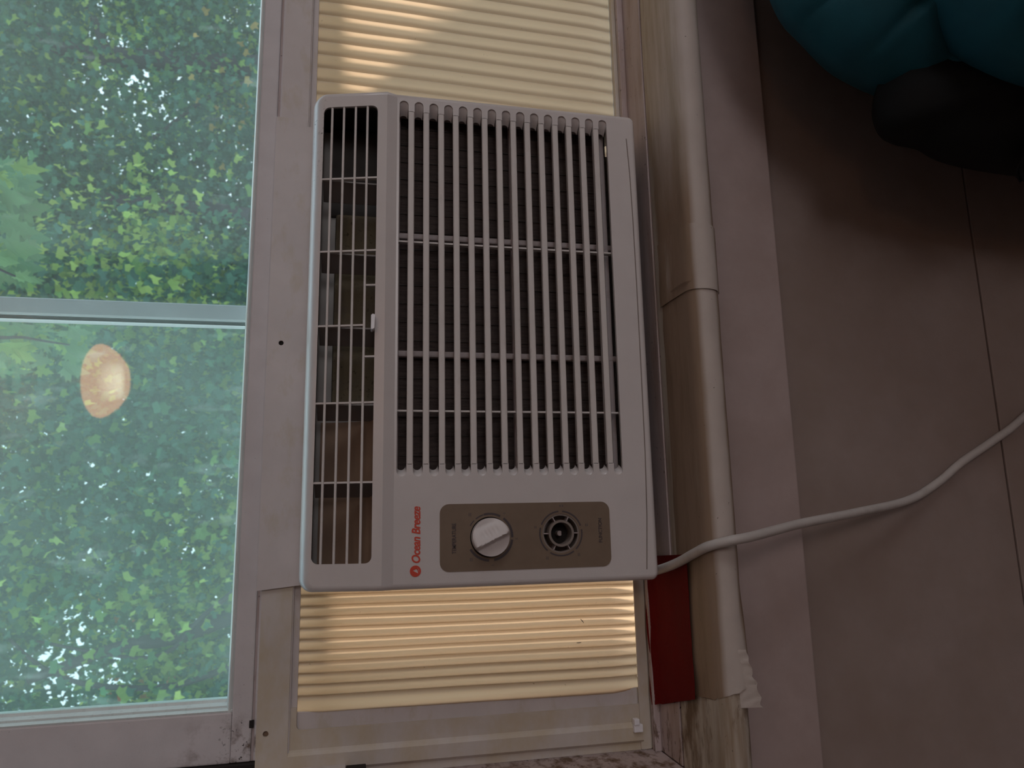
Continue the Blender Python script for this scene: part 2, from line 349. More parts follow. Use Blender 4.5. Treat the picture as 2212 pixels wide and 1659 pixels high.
# glazing beads (stepped)
G().prof([(.080, .0942), (.0785, .0960), (.0785, .0972), (.083, .0990), (.100, .0990), (.100, .0942)], -.1490, WX1 - .04).build('glazing_bead', 'bead', win)
G().prof([(-.1475, .079), (-.1462, .0785), (-.1450, .0805), (-.1450, .084), (-.1435, .084), (-.1420, .0865), (-.1420, .0895), (-.1400, .0905), (-.1400, .100), (-.1475, .100)], .0942, .92, 'z').build('glazing_bead', 'bead', win)
v, fs = G().box(-.146, WX1 - .03, .0935, .0965, .095, .90).v, None
g_ = G().box(-.146, WX1 - .03, .0935, .0965, .095, .90)
pan = mk('glass_pane', g_.v, g_.f, None, win, mats=['clear', 'glass'], fm=[0] * len(g_.f)); pan.data.update()
for p in pan.data.polygons:
    if p.normal.y < -.9: p.material_index = 1
# vertical stile of the outer storm panel with its hazier pane to the left
G().prof([(.1765, .107), (.1765, .112), (.1785, .112), (.1785, .1045), (.1800, .1035), (.1925, .1035), (.1940, .106), (.1940, .124), (.1765, .124)], .085, .92, 'z').build('storm_stile', 'storm_frame', win)
g_ = G().box(-.185, .177, .1165, .1185, .07, .92)
pan = mk('storm_pane', g_.v, g_.f, None, win, mats=['clear', 'storm'], fm=[0] * len(g_.f)); pan.data.update()
for p in pan.data.polygons:
    if p.normal.y < -.9: p.material_index = 1

# ------------------------------------------------------------------ accordion side curtains
def pleats(xs, z0, z1, depth, lean, sharp, skew=0, fold=None):
    """pleated sheet: xs = fold positions at mid height; valleys lie deeper (larger y)"""
    P = []; K = 12
    for i in range(len(xs) - 1):
        for k in range(K + (1 if i == len(xs) - 2 else 0)):
            t = k / K; x = xs[i] + (xs[i + 1] - xs[i]) * t
            h = (math.sin(PI * t)) ** sharp if lean == 0 else (t / lean if t < lean else (1 - t) / (1 - lean)) ** sharp
            row = []
            for j in range(13):
                s = j / 12; z = z0 + (z1 - z0) * s; e = min(1, min(s, 1 - s) * 14 + .35)
                row.append(Vector((x + skew * (s - .5) + .0006 * noise.noise((xs[i] * 40, s * 3, 1)), .0735 - depth * h * e + .0008 * noise.noise((x * 30, s * 4, 5)), z)))
            P.append(row)
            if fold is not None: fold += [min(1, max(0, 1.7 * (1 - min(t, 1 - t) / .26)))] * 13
    return P
def curtain(side):
    if side == 'left':
        t = tag(empty('accordion_curtain', (-.12, .07, -.2515)), 'accordion side panel of cream pleats left of the air conditioner, folds pressed close', 'window filler')
        xs = [-.0440 - .00865 * i for i in range(13)]; xs[-1] = -.1530
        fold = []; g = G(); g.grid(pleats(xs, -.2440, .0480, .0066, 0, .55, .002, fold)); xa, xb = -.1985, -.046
    else:
        t = tag(empty('accordion_curtain', (.5, .07, -.2515)), 'accordion side panel of cream pleats right of the air conditioner, folds stretched wide', 'window filler')
        xs = [.3455 + .0140 * i for i in range(23)]
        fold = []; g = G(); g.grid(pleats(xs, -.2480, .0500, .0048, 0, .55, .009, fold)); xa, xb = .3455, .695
    o = smooth_by_angle(g.build('pleated_sheet', 'sheet', t), 60); a_ = o.data.attributes.new('fold_shade', 'FLOAT', 'POINT'); a_.data.foreach_set('value', [v_ * (1 if side == 'left' else .75) for v_ in fold])
    # top channel: flange with a screw hole, then a lip
    holes = [circle(-.1620, .0667, .0022, 20)] if side == 'left' else [circle(.62, .0667, .0022, 20)]
    v, fs = plate([(xa, .0500), (xb, .0500), (xb, .0738), (xa, .0738)], holes, .0640, .0022)
    G().add(v, fs).build('top_rail', 'vinylwarm' if side == 'left' else 'vinyl', t)
    G().box(xa, xb, .0655, .0775, .0490, .0512).box(xa, xb, .0690, .0705, .0440, .0492, .0004).build('rail_lip', 'vinyl', t)
    h = holes[0]; hx = sum(p[0] for p in h) / len(h)
    G().box(hx - .004, hx + .004, .0675, .0690, .0627, .0707).build('screw_recess', 'duct', t)
    if side == 'left':
        G().box(xa, xb, .0665, .0780, -.2575, -.2468, .0006).box(xa, xb, .0655, .0672, -.2512, -.2418, .0005).build('bottom_rail', 'vinylwarm', t)
        # end stile with a rounded inner corner
        z0, z1 = -.2440, .0441; c = [(-.1988, z0), (-.1620, z0)] + [(-.1620, z1 - .004)] + [(-.1620 + .004 - .004 * math.cos(R(a)), z1 - .004 + .004 * math.sin(R(a))) for a in range(15, 91, 15)] + [(-.145, z1), (-.145, .0500), (-.1988, .0500)]
        v, fs = plate(c, [], .0668, .0022); G().add(v, fs).build('end_stile', 'vinylwarm', t)
        G().prof([(-.1930, .0665), (-.1905, .0640), (-.1800, .0640), (-.1775, .0655), (-.1760, .0670), (-.1930, .0670)], -.2440, .0500, 'z').build('end_stile', 'vinylwarm', t)
        G().box(-.1640, -.1490, .0705, .0728, z0, .0465, .0008).build('inner_slat', 'vinyl', t)
        cl = G().box(-.1775, -.1725, .0600, .0660, -.2395, -.2345, .0008).box(-.1835, -.1770, .0610, .0660, -.2425, -.2345, .0008).build('corner_clip', 'chrome', t)
        cl['label'] = 'small bright white clip at the bottom corner'
        # little insects stuck on the pleats
        for k, (x, z, a) in enumerate(((-.0904, -.1933, 40), (-.1084, -.1897, 90))):
            d = Vector((math.cos(R(a)), 0, math.sin(R(a)))) * .0022
            G().tube([Vector((x, .0670, z)) - d, (x, .0664, z), Vector((x, .0670, z)) + d * .9], [.0002, .00035, .0002], 6).build('speck', 'dark', t)
    else:
        G().box(xa, xb, .0655, .0780, -.2575, -.2482, .0006).build('bottom_rail', 'vinylwarm', t)
    return t
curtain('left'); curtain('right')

# ------------------------------------------------------------------ the air conditioner
ac = tag(empty('air_conditioner', (.152, .05, -.2512)), 'white window air conditioner with slotted front grille and tan two-dial control panel', 'air conditioner')
ax0, ax1, az0, az1 = -.0527, .3573, -.2407, .0430
def yf(z): return .003 if z < -.027 else (.003 * (-.0185 - z) / .0085 if z < -.0185 else (z + .0185) * .26)
shell = G(); rows = []
TI = .0078
def outline(ins_x, ins_t, ins_b):
    x0, x1, z0, z1 = ax0 + ins_x, ax1 - ins_x, az0 + ins_b, az1 - ins_t
    rt = max(.010 - ins_x, .0008); rb = max(.006 - ins_b, .0008); o = []
    zs = [-.20, -.15, -.10, -.06, -.027, -.0185, 0.0]
    for k in range(7): a = R(-90 + 90 * k / 6); o.append((x1 - rb + rb * math.cos(a), z0 + rb + rb * math.sin(a), max(0, -math.sin(a)) * -1))
    for z in zs: o.append((x1, z, 0))
    for k in range(7): a = R(90 * k / 6); o.append((x1 - rt + rt * math.cos(a), z1 - rt + rt * math.sin(a), math.sin(a)))
    for k in range(7): a = R(90 + 90 * k / 6); o.append((x0 + rt + rt * math.cos(a), z1 - rt + rt * math.sin(a), math.sin(a)))
    for z in zs[::-1]: o.append((x0, z, 0))
    for k in range(7): a = R(180 + 90 * k / 6); o.append((x0 + rb + rb * math.cos(a), z0 + rb + rb * math.sin(a), max(0, -math.sin(a)) * -1))
    return o
for k in range(8):
    th = R(90 * k / 7); i = 1 - math.sin(th); d = 1 - math.cos(th)
    rows.append([Vector((x, yf(z) + d * (.0045 + .0085 * max(0, n) - .0), z)) for x, z, n in outline(.0045 * i, TI * i, .004 * i)])
rows.append([Vector((x, .0545, z)) for x, z, n in outline(0, 0, 0)])
rows.append([Vector((x, .0545, z)) for x, z, n in outline(.003, .003, .003)])
rows.append([Vector((x, yf(z) + .004 + .008 * max(0, n), z)) for x, z, n in outline(.003, .006, .003)])
shell.grid(rows, closed_v=True)
# ridge strip between the upper and lower plates
xi0, xi1 = ax0 + .0045, ax1 - .0045
shell.add([(xi0, .003, -.027), (xi1, .003, -.027), (xi1, 0, -.0185), (xi0, 0, -.0185)], [[0, 1, 2, 3]])
shell.add([(xi0, .006, -.027), (xi1, .006, -.027), (xi1, .003, -.0175), (xi0, .003, -.0175)], [[3, 2, 1, 0]])
# lower plate with comb-shaped opening
NSL = 15; zc = [-.0327 - .01264 * i for i in range(NSL)]; hh = .0038; XL, XR = .0362, .3465; FT = .0058
comb = []
for i in range(NSL - 1, -1, -1):
    if i < NSL - 1: comb.append((XR, zc[i] - hh))
    comb += [(XR + hh * math.cos(R(a)), zc[i] + hh * math.sin(R(a))) for a in range(-90, 91, 15)][(0 if i == NSL - 1 else 1):]
    if i > 0: comb += [(XR - FT, zc[i] + hh), (XR - FT, zc[i - 1] - hh)]
for i in range(NSL):
    if i > 0: comb.append((XL, zc[i] + hh))
    comb += [(XL + hh * math.cos(R(a)), zc[i] + hh * math.sin(R(a))) for a in range(90, 271, 15)][(0 if i == 0 else 1):]
    if i < NSL - 1: comb += [(XL + FT, zc[i] - hh), (XL + FT, zc[i + 1] + hh)]
KT = (-.0151, -.1013); KF = (-.0137, -.1587)
v, fs = plate([(xi0, az0 + .004), (xi1, az0 + .004), (xi1, -.027), (xi0, -.027)], [comb, circle(*KT, .0156, 40), circle(*KF, .0153, 40)], .003, .003)
shell.add(v, fs)
# scooped slot ends
for z in zc:
    for s, xc, back in ((1, XR, .0085), (-1, XL, .0050)):
        rws = []
        for k in range(6):
            t = k / 5; rr = hh * (1 - .10 * t); yy = .0045 + .0075 * t ** 1.6; xx = xc - s * back * t
            rws.append([Vector((xx + s * rr * math.cos(R(a)), yy, z + rr * math.sin(R(a)))) for a in range(-90, 91, 15)])
        shell.grid(rws)
# upper plate with the discharge opening
gy = lambda z: yf(z)
UT = .0335; UB = -.0108
v, fs = plate([(xi0, -.0185), (xi1, -.0185)] + [(xi1 - .0055 + .0055 * math.cos(R(a)), az1 - TI - .0055 + .0055 * math.sin(R(a))) for a in range(0, 91, 15)] + [(xi0 + .0055 + .0055 * math.cos(R(a)), az1 - TI - .0055 + .0055 * math.sin(R(a))) for a in range(90, 181, 15)], [rrect(-.0322, .3432, UB, UT, .0050)], 0, .0025, yf)
shell.add(v, fs)
# groove line along the foot of the face
grv = [(.334, -.2318), (.30, -.2333), (.26, -.2340), (.20, -.2343), (.12, -.2342), (.05, -.2338), (0, -.2325), (-.044, -.2300)]
front = shell.build('front_panel', 'plastic', ac); smooth_by_angle(front, 40); front['label'] = 'white moulded front panel with slots'
G().tube([(x, .0031, z) for x, z in grv], .0005, 6).build('groove', 'socket', front)
# slats
def slat(z0, z1, name='slat'):
    y0, y1, c = .003, .0095, .0007
    p = [(y0, z0 + c), (y0 + c, z0), (y1, z0 + .0004), (y1, z1 - .0004), (y0 + c, z1), (y0, z1 - c)]
    return G().prof(p, XL + FT - .0004, XR - FT + .0004).build(name, 'slat', front)
for i in range(NSL - 1): slat(zc[i + 1] + hh, zc[i] - hh)
for x, y in ((.2262, .0085), (.0845, .0085)):
    G().box(x - .0007, x + .0007, y, y + .0055, -.2165, -.028).build('grille_divider', 'slat', front)
# discharge grille
for z in (.0266, .0169, .0072, -.0025):
    y = yf(z) + .0005; G().box(-.0325, .3435, y, y + .0045, z - .00095, z + .00095, .0004, 1).build('grille_bar', 'slat', front)
for x, lo in ((.2788, UB), (.2154, UB), (.1528, -.0025), (.0903, UB), (.0284, UB)):
    G().prof([(yf(lo) + .0012, lo - .0005), (yf(UT) + .0012, UT + .0005), (yf(UT) + .0055, UT + .0005), (yf(lo) + .0055, lo - .0005)], x - .0007, x + .0007).build('grille_divider', 'slat', front)
for x in (.1859, .1270):
    G().prof([(yf(UB) + .0012, UB - .0005), (yf(-.0025) + .0012, -.002), (yf(-.0025) + .0055, -.002), (yf(UB) + .0055, UB - .0005)], x - .0007, x + .0007).build('grille_divider', 'slat', front)
# printed badge
text('Ocean Breeze', -.0330, -.04745, .0029, .0424, 'red', front, 'brand_lettering', height=.0068, shear=.22, bold=.026, track=.95)
v, fs = plate(circle(-.0390, -.0437, .0042, 36), [[(-.0390 + dx, -.0437 + dz) for dx, dz in ((-.0017, -.0021), (.0004, .0019), (.0016, -.0006), (.0006, -.0016))], [(-.0390 + dx, -.0437 + dz) for dx, dz in ((-.0012, -.0030), (.0010, -.0026), (.0029, -.0012), (.0011, -.0022))]], .0027, .0004)
G().add(v, fs).build('round_emblem', 'red', front)
# control plate
v, fs = plate(rrect(-.0404, .0107, -.2000, -.0622, .0072), [circle(*KT, .0156, 40), circle(*KF, .0153, 40)], .0025, .0008)
cp = G().add(v, fs).build('control_plate', 'taupe', ac); cp['label'] = 'tan rounded control label plate'
text('TEMPERATURE', -.0272, -.0748, .0024, .0232, 'print', cp, 'lettering', height=.0032, bold=.010)
text('FUNCTION', -.0215, -.1930, .0024, .0190, 'print', cp, 'lettering', height=.0029, bold=.010)
def arc(cx, cz, r, wd, a0, a1, mat='print'):   # angles clockwise from +x towards -z
    n = max(3, int((a1 - a0) / 6)); rows = [[Vector((cx + q * math.cos(R(a0 + (a1 - a0) * k / n)), .00235, cz - q * math.sin(R(a0 + (a1 - a0) * k / n)))) for q in (r - wd / 2, r + wd / 2)] for k in range(n + 1)]
    rows2 = [[p + Vector((0, .0003, 0)) for p in row[::-1]] for row in rows]
    return G().grid([r1 + r2 for r1, r2 in zip(rows, rows2)], closed_v=True).build('dial_mark', mat, cp)
for a0, a1, wd in ((-15, 28, .0016), (38, 92, .0018), (98, 170, .0018), (183, 240, .0018), (300, 316, .0008), (322, 344, .0009)): arc(*KT, .0178, wd, a0, a1)
for a0, a1 in ((5, 71), (81, 136), (144, 212), (221, 286), (294, 355)): arc(*KF, .0173, .0012, a0, a1)
for (cx, cz), lst in ((KT, ((318, .0235, .0026, .0022), (222, .0225, .0026, .0022), (95, .0212, .0012, .0018), (175, .0215, .0010, .0018), (33, .0215, .0010, .0016))), (KF, ((2, .0215, .0016, .0034), (284, .0215, .0018, .0018), (212, .0222, .0022, .0020), (140, .0222, .0024, .0018), (74, .0222, .0020, .0022)))):
    for a, r, sx_, sz_ in lst:
        x, z = cx + r * math.cos(R(a)), cz - r * math.sin(R(a))
        for k in range(2): G().box(x - sx_ / 2, x + sx_ / 2, .0023, .0026, z - sz_ / 2 + k * sz_ * .6, z - sz_ / 2 + k * sz_ * .6 + sz_ * .3).build('dial_mark', 'printsoft', cp)
# temperature knob: disc with a diagonal grip ridge and finger grooves
kg = G(); rows = []; NR, NA = 14, 56; rk = .0146; dirx = Vector((.42, -.907))  # ridge direction in (x,z)
nrm = Vector((.907, .42))
def kh(x, z):
    u = x * dirx.x + z * dirx.y; q = x * nrm.x + z * nrm.y       # q>0 : towards image top
    ridge_q = -.0022
    if q > ridge_q: h = .0062 * max(0, 1 - (q - ridge_q) / .0125) ** .8
    else: h = .0062 * max(0, 1 - (ridge_q - q) / .0026)
    if q > .0006:
        for k in range(5):
            uc = -.0062 + k * .0030; h -= .0007 * math.exp(-((u - uc) / .0008) ** 2) * math.exp(-((q - .0040) / .0026) ** 2)
    return h
for i in range(NR + 1):
    r = rk * i / NR if i else .00001
    rows.append([Vector((KT[0] + r * math.cos(2 * PI * k / NA), -.0030 - kh(r * math.cos(2 * PI * k / NA), r * math.sin(2 * PI * k / NA)) * (1 if i < NR else .75), KT[1] + r * math.sin(2 * PI * k / NA))) for k in range(NA)])
rows.append([Vector((KT[0] + rk * math.cos(2 * PI * k / NA), .004, KT[1] + rk * math.sin(2 * PI * k / NA))) for k in range(NA)])
kg.grid(rows, closed_v=True); kn = kg.build('dial_knob', 'knob', ac); smooth_by_angle(kn, 50); kn['label'] = 'round white temperature knob with diagonal grip'
G().tube([(KT[0], .0045, KT[1]), (KT[0], .0125, KT[1])], .0155, 40).build('knob_well', 'dark', ac)
# socket of the missing function knob
so = G(); cx, cz = KF
def ring(g, r0, r1, y0, y1, n=40):
    g.grid([[Vector((cx + r * math.cos(2 * PI * k / n), y, cz + r * math.sin(2 * PI * k / n))) for k in range(n)] for r, y in ((r0, y1), (r0, y0), (r1, y0), (r1, y1))], closed_v=True, closed_u=True)
ring(so, .0140, .0153, .0030, .0140)
ring(so, .0086, .0104, .0008, .0140)
sock = so.build('knob_socket', 'socket', ac); smooth_by_angle(sock, 40); sock['label'] = 'open round socket where a knob is missing'
for a in (27, 90, 150, 207, 270, 333):
    d = Vector((math.cos(R(a)), 0, -math.sin(R(a)))); t = Vector((-d.z, 0, d.x)) * .0004; p0 = Vector((cx, 0, cz)) + d * .0102; p1 = Vector((cx, 0, cz)) + d * .0142
    G().add([p + Vector((0, y, 0)) for y in (.0022, .013) for p in (p0 - t, p0 + t, p1 + t, p1 - t)], [[0, 1, 2, 3], [7, 6, 5, 4], [0, 4, 5, 1], [1, 5, 6, 2], [2, 6, 7, 3], [3, 7, 4, 0]]).build('spoke', 'filterframe', sock)
bk = G(); n = 40
bk.add([(cx + .0150 * math.cos(2 * PI * k / n), .0139, cz + .0150 * math.sin(2 * PI * k / n)) for k in range(n)], [list(range(n))]); bk.build('socket_floor', 'socket', sock)
bk = G(); bk.tube([(cx, .0135, cz), (cx, .0138, cz)], .0086, 32).build('socket_hole', 'dark', sock)
bk = G(); pr = [(cx + .0020 * math.cos(R(a)), cz + .0020 * math.sin(R(a))) for a in range(-40, 221, 20)]
bk.prof(pr, .0060, .0136, 'y').build('control_shaft', 'filterframe', sock)
# filter behind the slots
v, fs = [], []
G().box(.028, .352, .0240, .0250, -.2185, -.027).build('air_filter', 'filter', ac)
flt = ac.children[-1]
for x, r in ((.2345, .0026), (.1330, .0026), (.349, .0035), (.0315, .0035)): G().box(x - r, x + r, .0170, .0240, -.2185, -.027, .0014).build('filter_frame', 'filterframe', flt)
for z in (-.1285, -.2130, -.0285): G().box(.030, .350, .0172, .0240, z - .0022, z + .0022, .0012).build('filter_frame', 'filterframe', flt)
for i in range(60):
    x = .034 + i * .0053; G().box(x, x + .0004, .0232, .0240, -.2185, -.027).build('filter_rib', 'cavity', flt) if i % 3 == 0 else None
# discharge cavity, vanes, foam, duct
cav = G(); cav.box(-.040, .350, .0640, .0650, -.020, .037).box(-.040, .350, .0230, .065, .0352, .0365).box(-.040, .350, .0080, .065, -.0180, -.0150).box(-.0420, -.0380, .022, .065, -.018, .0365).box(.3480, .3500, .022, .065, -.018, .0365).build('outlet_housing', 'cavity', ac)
for x in (.2770, .2135, .1510, .0885, .0270):
    g = G(); g.box(x - .0010, x + .0010, .0160, .0380, -.0140, .0330, .0006)
    o = g.build('vane', 'vane', ac); me = o.data
    bm = bmesh.new(); bm.from_mesh(me); c0 = Vector((x, .020, .01)) - org[ac.name]
    bmesh.ops.rotate(bm, verts=bm.verts[:], cent=c0, matrix=Matrix.Rotation(R(28), 3, 'Z')); bm.to_mesh(me); bm.free()
G().box(.090, .262, .0440, .0640, -.0150, .0230, .003).build('foam_block', 'foam', ac)
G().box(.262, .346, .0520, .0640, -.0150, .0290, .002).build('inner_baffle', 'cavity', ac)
rows = [[Vector((x, .030 + .022 * (1 - (1 - t) ** 2), -.0148 + .046 * t)) for x in (-.0375, -.030, -.020, .0, .020, .040, .060, .072, .080)] for t in (0, .1, .2, .35, .5, .65, .8, 1)]
smooth_by_angle(G().grid(rows).build('air_duct', 'duct', ac), 60)
lv = G().prof([(.1470, -.0085), (.1478, -.0078), (.1585, -.0078), (.1595, -.0090), (.1590, -.0108), (.1480, -.0105)], -.0045, .006, 'y').build('vane_lever', 'chrome', ac); lv['label'] = 'small bright lever in the outlet'
G().box(.1515, .1545, .004, .020, -.0100, -.0088).build('lever_arm', 'vane', lv)
# cabinet outdoors, top mounting rail
G().box(-.0440, .3440, .0540, .42, -.2380, .0370, .003).build('cabinet', 'metal', ac)
G().box(-.040, .345, .0300, .0535, -.2452, -.2400, .001).build('base_pan', 'metal', ac)
v, fs = plate([(-.0500, .0350), (.3510, .0350), (.3510, .0510), (.3540, .0515), (.3585, .0525), (.3585, .0774), (-.0540, .0774)], [circle(.1495, .0661, .0021, 24)], .0615, .0020)
mr = G().add(v, fs).build('mounting_rail', 'vinyl', ac); mr['label'] = 'flat white strip along the top with a screw hole'
G().box(.1455, .1535, .0636, .0642, .0620, .0705).build('screw_recess', 'dark', mr)
# power cord
ctrl = [(-.052, .046, -.236), (-.046, .020, -.2475), (-.0390, -.008, -.2515), (-.0304, -.035, -.2540), (-.0245, -.054, -.2570), (-.0205, -.0640, -.2700), (-.0185, -.0630, -.2850), (-.0140, -.0520, -.3150), (-.0096, -.040, -.3463), (-.0023, -.020, -.4103), (.0072, .0020, -.4800), (.0225, .0085, -.5190), (.0412, .0085, -.5480), (.0610, .0080, -.5850), (.0825, .0075, -.6215), (.14, .0065, -.70), (.22, .006, -.78), (.30, .006, -.90), (.34, -.02, -1.05), (.33, -.05, -1.13), (.40, -.12, -1.145), (.52, -.2, -1.145)]
def spline(P, n=8):
    P = [Vector(p) for p in P]; out = []
    for i in range(len(P) - 1):
        a, b, c, d = P[max(i - 1, 0)], P[i], P[i + 1], P[min(i + 2, len(P) - 1)]
        for k in range(n):
            t = k / n; out.append(.5 * ((2 * b) + (c - a) * t + (2 * a - 5 * b + 4 * c - d) * t * t + (3 * b - a - 3 * c + d) * t ** 3))
    return out + [P[-1]]
cd = G().tube(spline(ctrl), .0037, 14).build('power_cord', 'cord', ac, smooth=True); cd['label'] = 'thick grey power cord drooping over the sill'

# ------------------------------------------------------------------ tape on the stool
def stool_path():      # (y, z) from the back of the stool over the nose
    return [(.006, -.2585), (-.010, -.2585), (-.020, -.2585), (-.030, -.2585), (-.038, -.2585), (-.044, -.2585)] + [(-.0445 - .0115 * math.sin(R(a)), -.2705 + .012 * math.cos(R(a))) for a in range(15, 166, 15)]
def strip(name, mat, xa, xb, off, p0=0, p1=None, wrinkle=.0006, nx=40, ripl=0, at=None):
    """thin strip laid over the stool; xa(s), xb(s) give its two ends along the path (0 back .. 1 front)"""
    pth = stool_path()[p0:p1]; n = len(pth); rows = []; back = []
    for i in range(nx + 1):
        row = []; row2 = []
        for j, (y, z) in enumerate(pth):
            s = j / (n - 1); x = xa(s) + (xb(s) - xa(s)) * i / nx
            ny, nz = (0, 1) if z > -.2590 else ((y + .0445) / .0118, (z + .2705) / .0122)
            h = off + wrinkle * (noise.noise((x * 45, s * 6, off * 900)) + .6) * (1 if s > .12 else .3)
            e = 1 - i / nx
            if ripl: h += ripl * max(0, math.sin(e * 9 + s * 6)) * math.exp(-((1 - e) / .22) ** 2 if e > .0 else 0)
            yy = y + (.0022 * noise.noise((x * 30, 7, off * 500)) if j == 0 else 0)
            row.append(Vector((x, yy + ny * h, z + nz * h))); row2.append(Vector((x, yy + ny * (h - .0003), z + nz * (h - .0003))))
        rows.append(row + row2[::-1])
    g = G().grid(rows, closed_v=True); nn = 2 * n
    g.f.append(list(range(nn))[::-1]); g.f.append([nx * nn + k for k in range(nn)])
    return smooth_by_angle(g.build(name, mat, at=at), 50)
jag = lambda s: .0012 * noise.noise((s * 14, 3, 1)) + .0006 * noise.noise((s * 40, 3, 1))
tag(strip('paper_tape', 'tape', lambda s: -.1400 + .018 * s + jag(s), lambda s: .186 - .006 * s, .0004, wrinkle=.0004, nx=90, ripl=.0025, at=(0, -.02, -.258)),
    'off-white paper tape over the sill, torn ragged end beside the red tape', 'tape', 'paper tape strips on the sill')
tag(strip('paper_tape', 'tape', lambda s: .178 - .004 * s, lambda s: .2345 - .006 * s, .0016, wrinkle=.0003, nx=20, at=(0, -.02, -.258)),
    'short middle strip of off-white paper tape on the sill between two slanted seams', 'tape', 'paper tape strips on the sill')
tag(strip('paper_tape', 'tape', lambda s: .2300 - .006 * s, lambda s: .60, .0006, wrinkle=.0003, nx=60, at=(0, -.02, -.258)),
    'long off-white paper tape strip on the sill below the right accordion panel', 'tape', 'paper tape strips on the sill')
tp = [o for o in C.objects if o.name == 'paper_tape'][0]
rows = [[Vector((-.1385 + .040 * i / 24, -.0562 - .0014 * noise.noise((i * .5, j * .8, 3)) - .0022 * (j / 5) * 1.4, -.272 - .0032 * j * (.35 + .65 * (1 - i / 24)) * (1 + .18 * noise.noise((i * .35, 1, 9))))) for j in range(6)] for i in range(25)]
rows = [r_ + [q + Vector((0, .0004, 0)) for q in r_[::-1]] for r_ in rows]
g = G().grid(rows, closed_v=True); smooth_by_angle(g.build('torn_flap', 'tape', tp), 60)
# red tape lying from the sill track on to the stool
rows = []
for i in range(41):
    t = i / 40; row = []
    for j in range(15):
        s = j / 14; xl = -.0380 - .112 * t; y = (.074 - .014 * t) + (-.018 - .074 + .014 * t) * s
        x = xl + .006 * s - .012 * t * (1 - s) + .004 * s * t + (.0009 * noise.noise((s * 9, 1, 4)) if i == 40 else 0)
        y -= .010 * (1 - s) * (1 - t) * 0
        zb = -.2570 if y > .0185 else (-.2575 if y < .0150 else -.2572)
        z = zb + .0012 + (.0054 * max(0, 1 - abs(y - .061) / .006) ** .5 if abs(y - .061) < .006 else 0) + .0018 * s ** 3 + .0006 * noise.noise((x * 40, y * 40, 8)); yy = y - .006 * t * s * 0 + (.0016 * noise.noise((x * 50, 3, 4)) if j in (0, 14) else 0)
        row.append(Vector((x, yy, z)))
    rows.append(row + [q - Vector((0, 0, .0005)) for q in row[::-1]])
g = G().grid(rows, closed_v=True); g.f.append(list(range(30))[::-1]); g.f.append([40 * 30 + k for k in range(30)])
tag(smooth_by_angle(g.build('cloth_tape', 'redtape', at=(-.09, .02, -.257)), 50), 'dark red cloth tape stuck on the sill below the left accordion panel', 'tape')

# ------------------------------------------------------------------ the bag
bag = tag(empty('backpack', (.55, -.12, ZF)), 'dark teal cloth backpack with black base, leaning against the wall right of the cord', 'bag')
def pillow(outline_, ymid, T, mat, name, parent, fold=0, seed=0, centre=None):
    P = [Vector((x, 0, z)) for x, z in outline_]; n = len(P)
    c = centre or sum(P, Vector()) / n; c = Vector((c[0], 0, c[2] if len(c) > 2 else c[1]))
    def lay(sgn):
        rows = []
        for i in range(34):
            s = 1 - i / 34; th = math.sqrt(max(0, 1 - s ** 2.6)); row = []
            for p in P:
                q = c + (p - c) * s
                k = Vector((q.x * 7 + seed, q.z * 7, seed)); w_ = noise.noise(k + Vector((noise.noise(k), 0, 0)) * 1.5)
                rid = 1 - abs(noise.noise(Vector((q.x * 9 + q.z * 5 + seed, q.z * 5 - q.x * 3, seed + 2)))) * 2
                u_ = q.x * .75 + q.z * .66; crs = max(0, 1 - abs(noise.noise(Vector((u_ * 16 + seed, (q.z * .75 - q.x * .66) * 4, seed + 9)))) * 3.2) ** 2
                row.append(Vector((q.x, ymid + sgn * T * th - (fold * (w_ * 1.2 + rid * .6 - crs * .55) * min(1, (1 - s) * 6) if sgn < 0 else 0), q.z)))
            rows.append(row)
        return rows
    fr = lay(-1); bc = lay(1); g = G(); rows = bc[::-1][:-1] + fr
    g.grid(rows, closed_v=True); g.f.append(list(range(n))); g.f.append([(len(rows) - 1) * n + k for k in range(n)])
    return smooth_by_angle(g.build(name, mat, parent), 80)
def dens(pts, per=14): return [tuple(p[:2]) for p in [(q.x, q.z) for q in spline([(x, 0, z) for x, z in pts] + [(pts[0][0], 0, pts[0][1])], per)[:-1]]]
body_out = [(.62, -.30), (.50, -.300), (.4250, -.322), (.400, -.332), (.3842, -.3467), (.3577, -.3741), (.3439, -.4031), (.335, -.430), (.318, -.470), (.308, -.53), (.30, -.62), (.31, -.75), (.33, -.85), (.50, -.93), (.72, -.90), (.82, -.70), (.83, -.50), (.76, -.36)]
pillow(dens(body_out), -.105, .085, 'teal', 'main_pouch', bag, .030, 3, centre=(.56, 0, -.60))
# front pocket flaps that read as big folds
pillow(dens([(.46, -.325), (.395, -.375), (.375, -.41), (.330, -.45), (.310, -.51), (.32, -.60), (.43, -.66), (.60, -.62), (.64, -.45), (.58, -.34)]), -.175, .075, 'teal', 'front_pocket', bag, .026, 11, centre=(.49, 0, -.48))
pillow(dens([(.345, -.412), (.322, -.408), (.3031, -.417), (.2983, -.4462), (.2889, -.4674), (.284, -.50), (.281, -.55), (.278, -.65), (.285, -.85), (.31, -1.05), (.36, -1.13), (.55, -1.145), (.74, -1.14), (.79, -.95), (.76, -.80), (.55, -.85), (.40, -.70), (.36, -.52)]), -.100, .080, 'black', 'base_panel', bag, .012, 5, centre=(.43, 0, -.86))
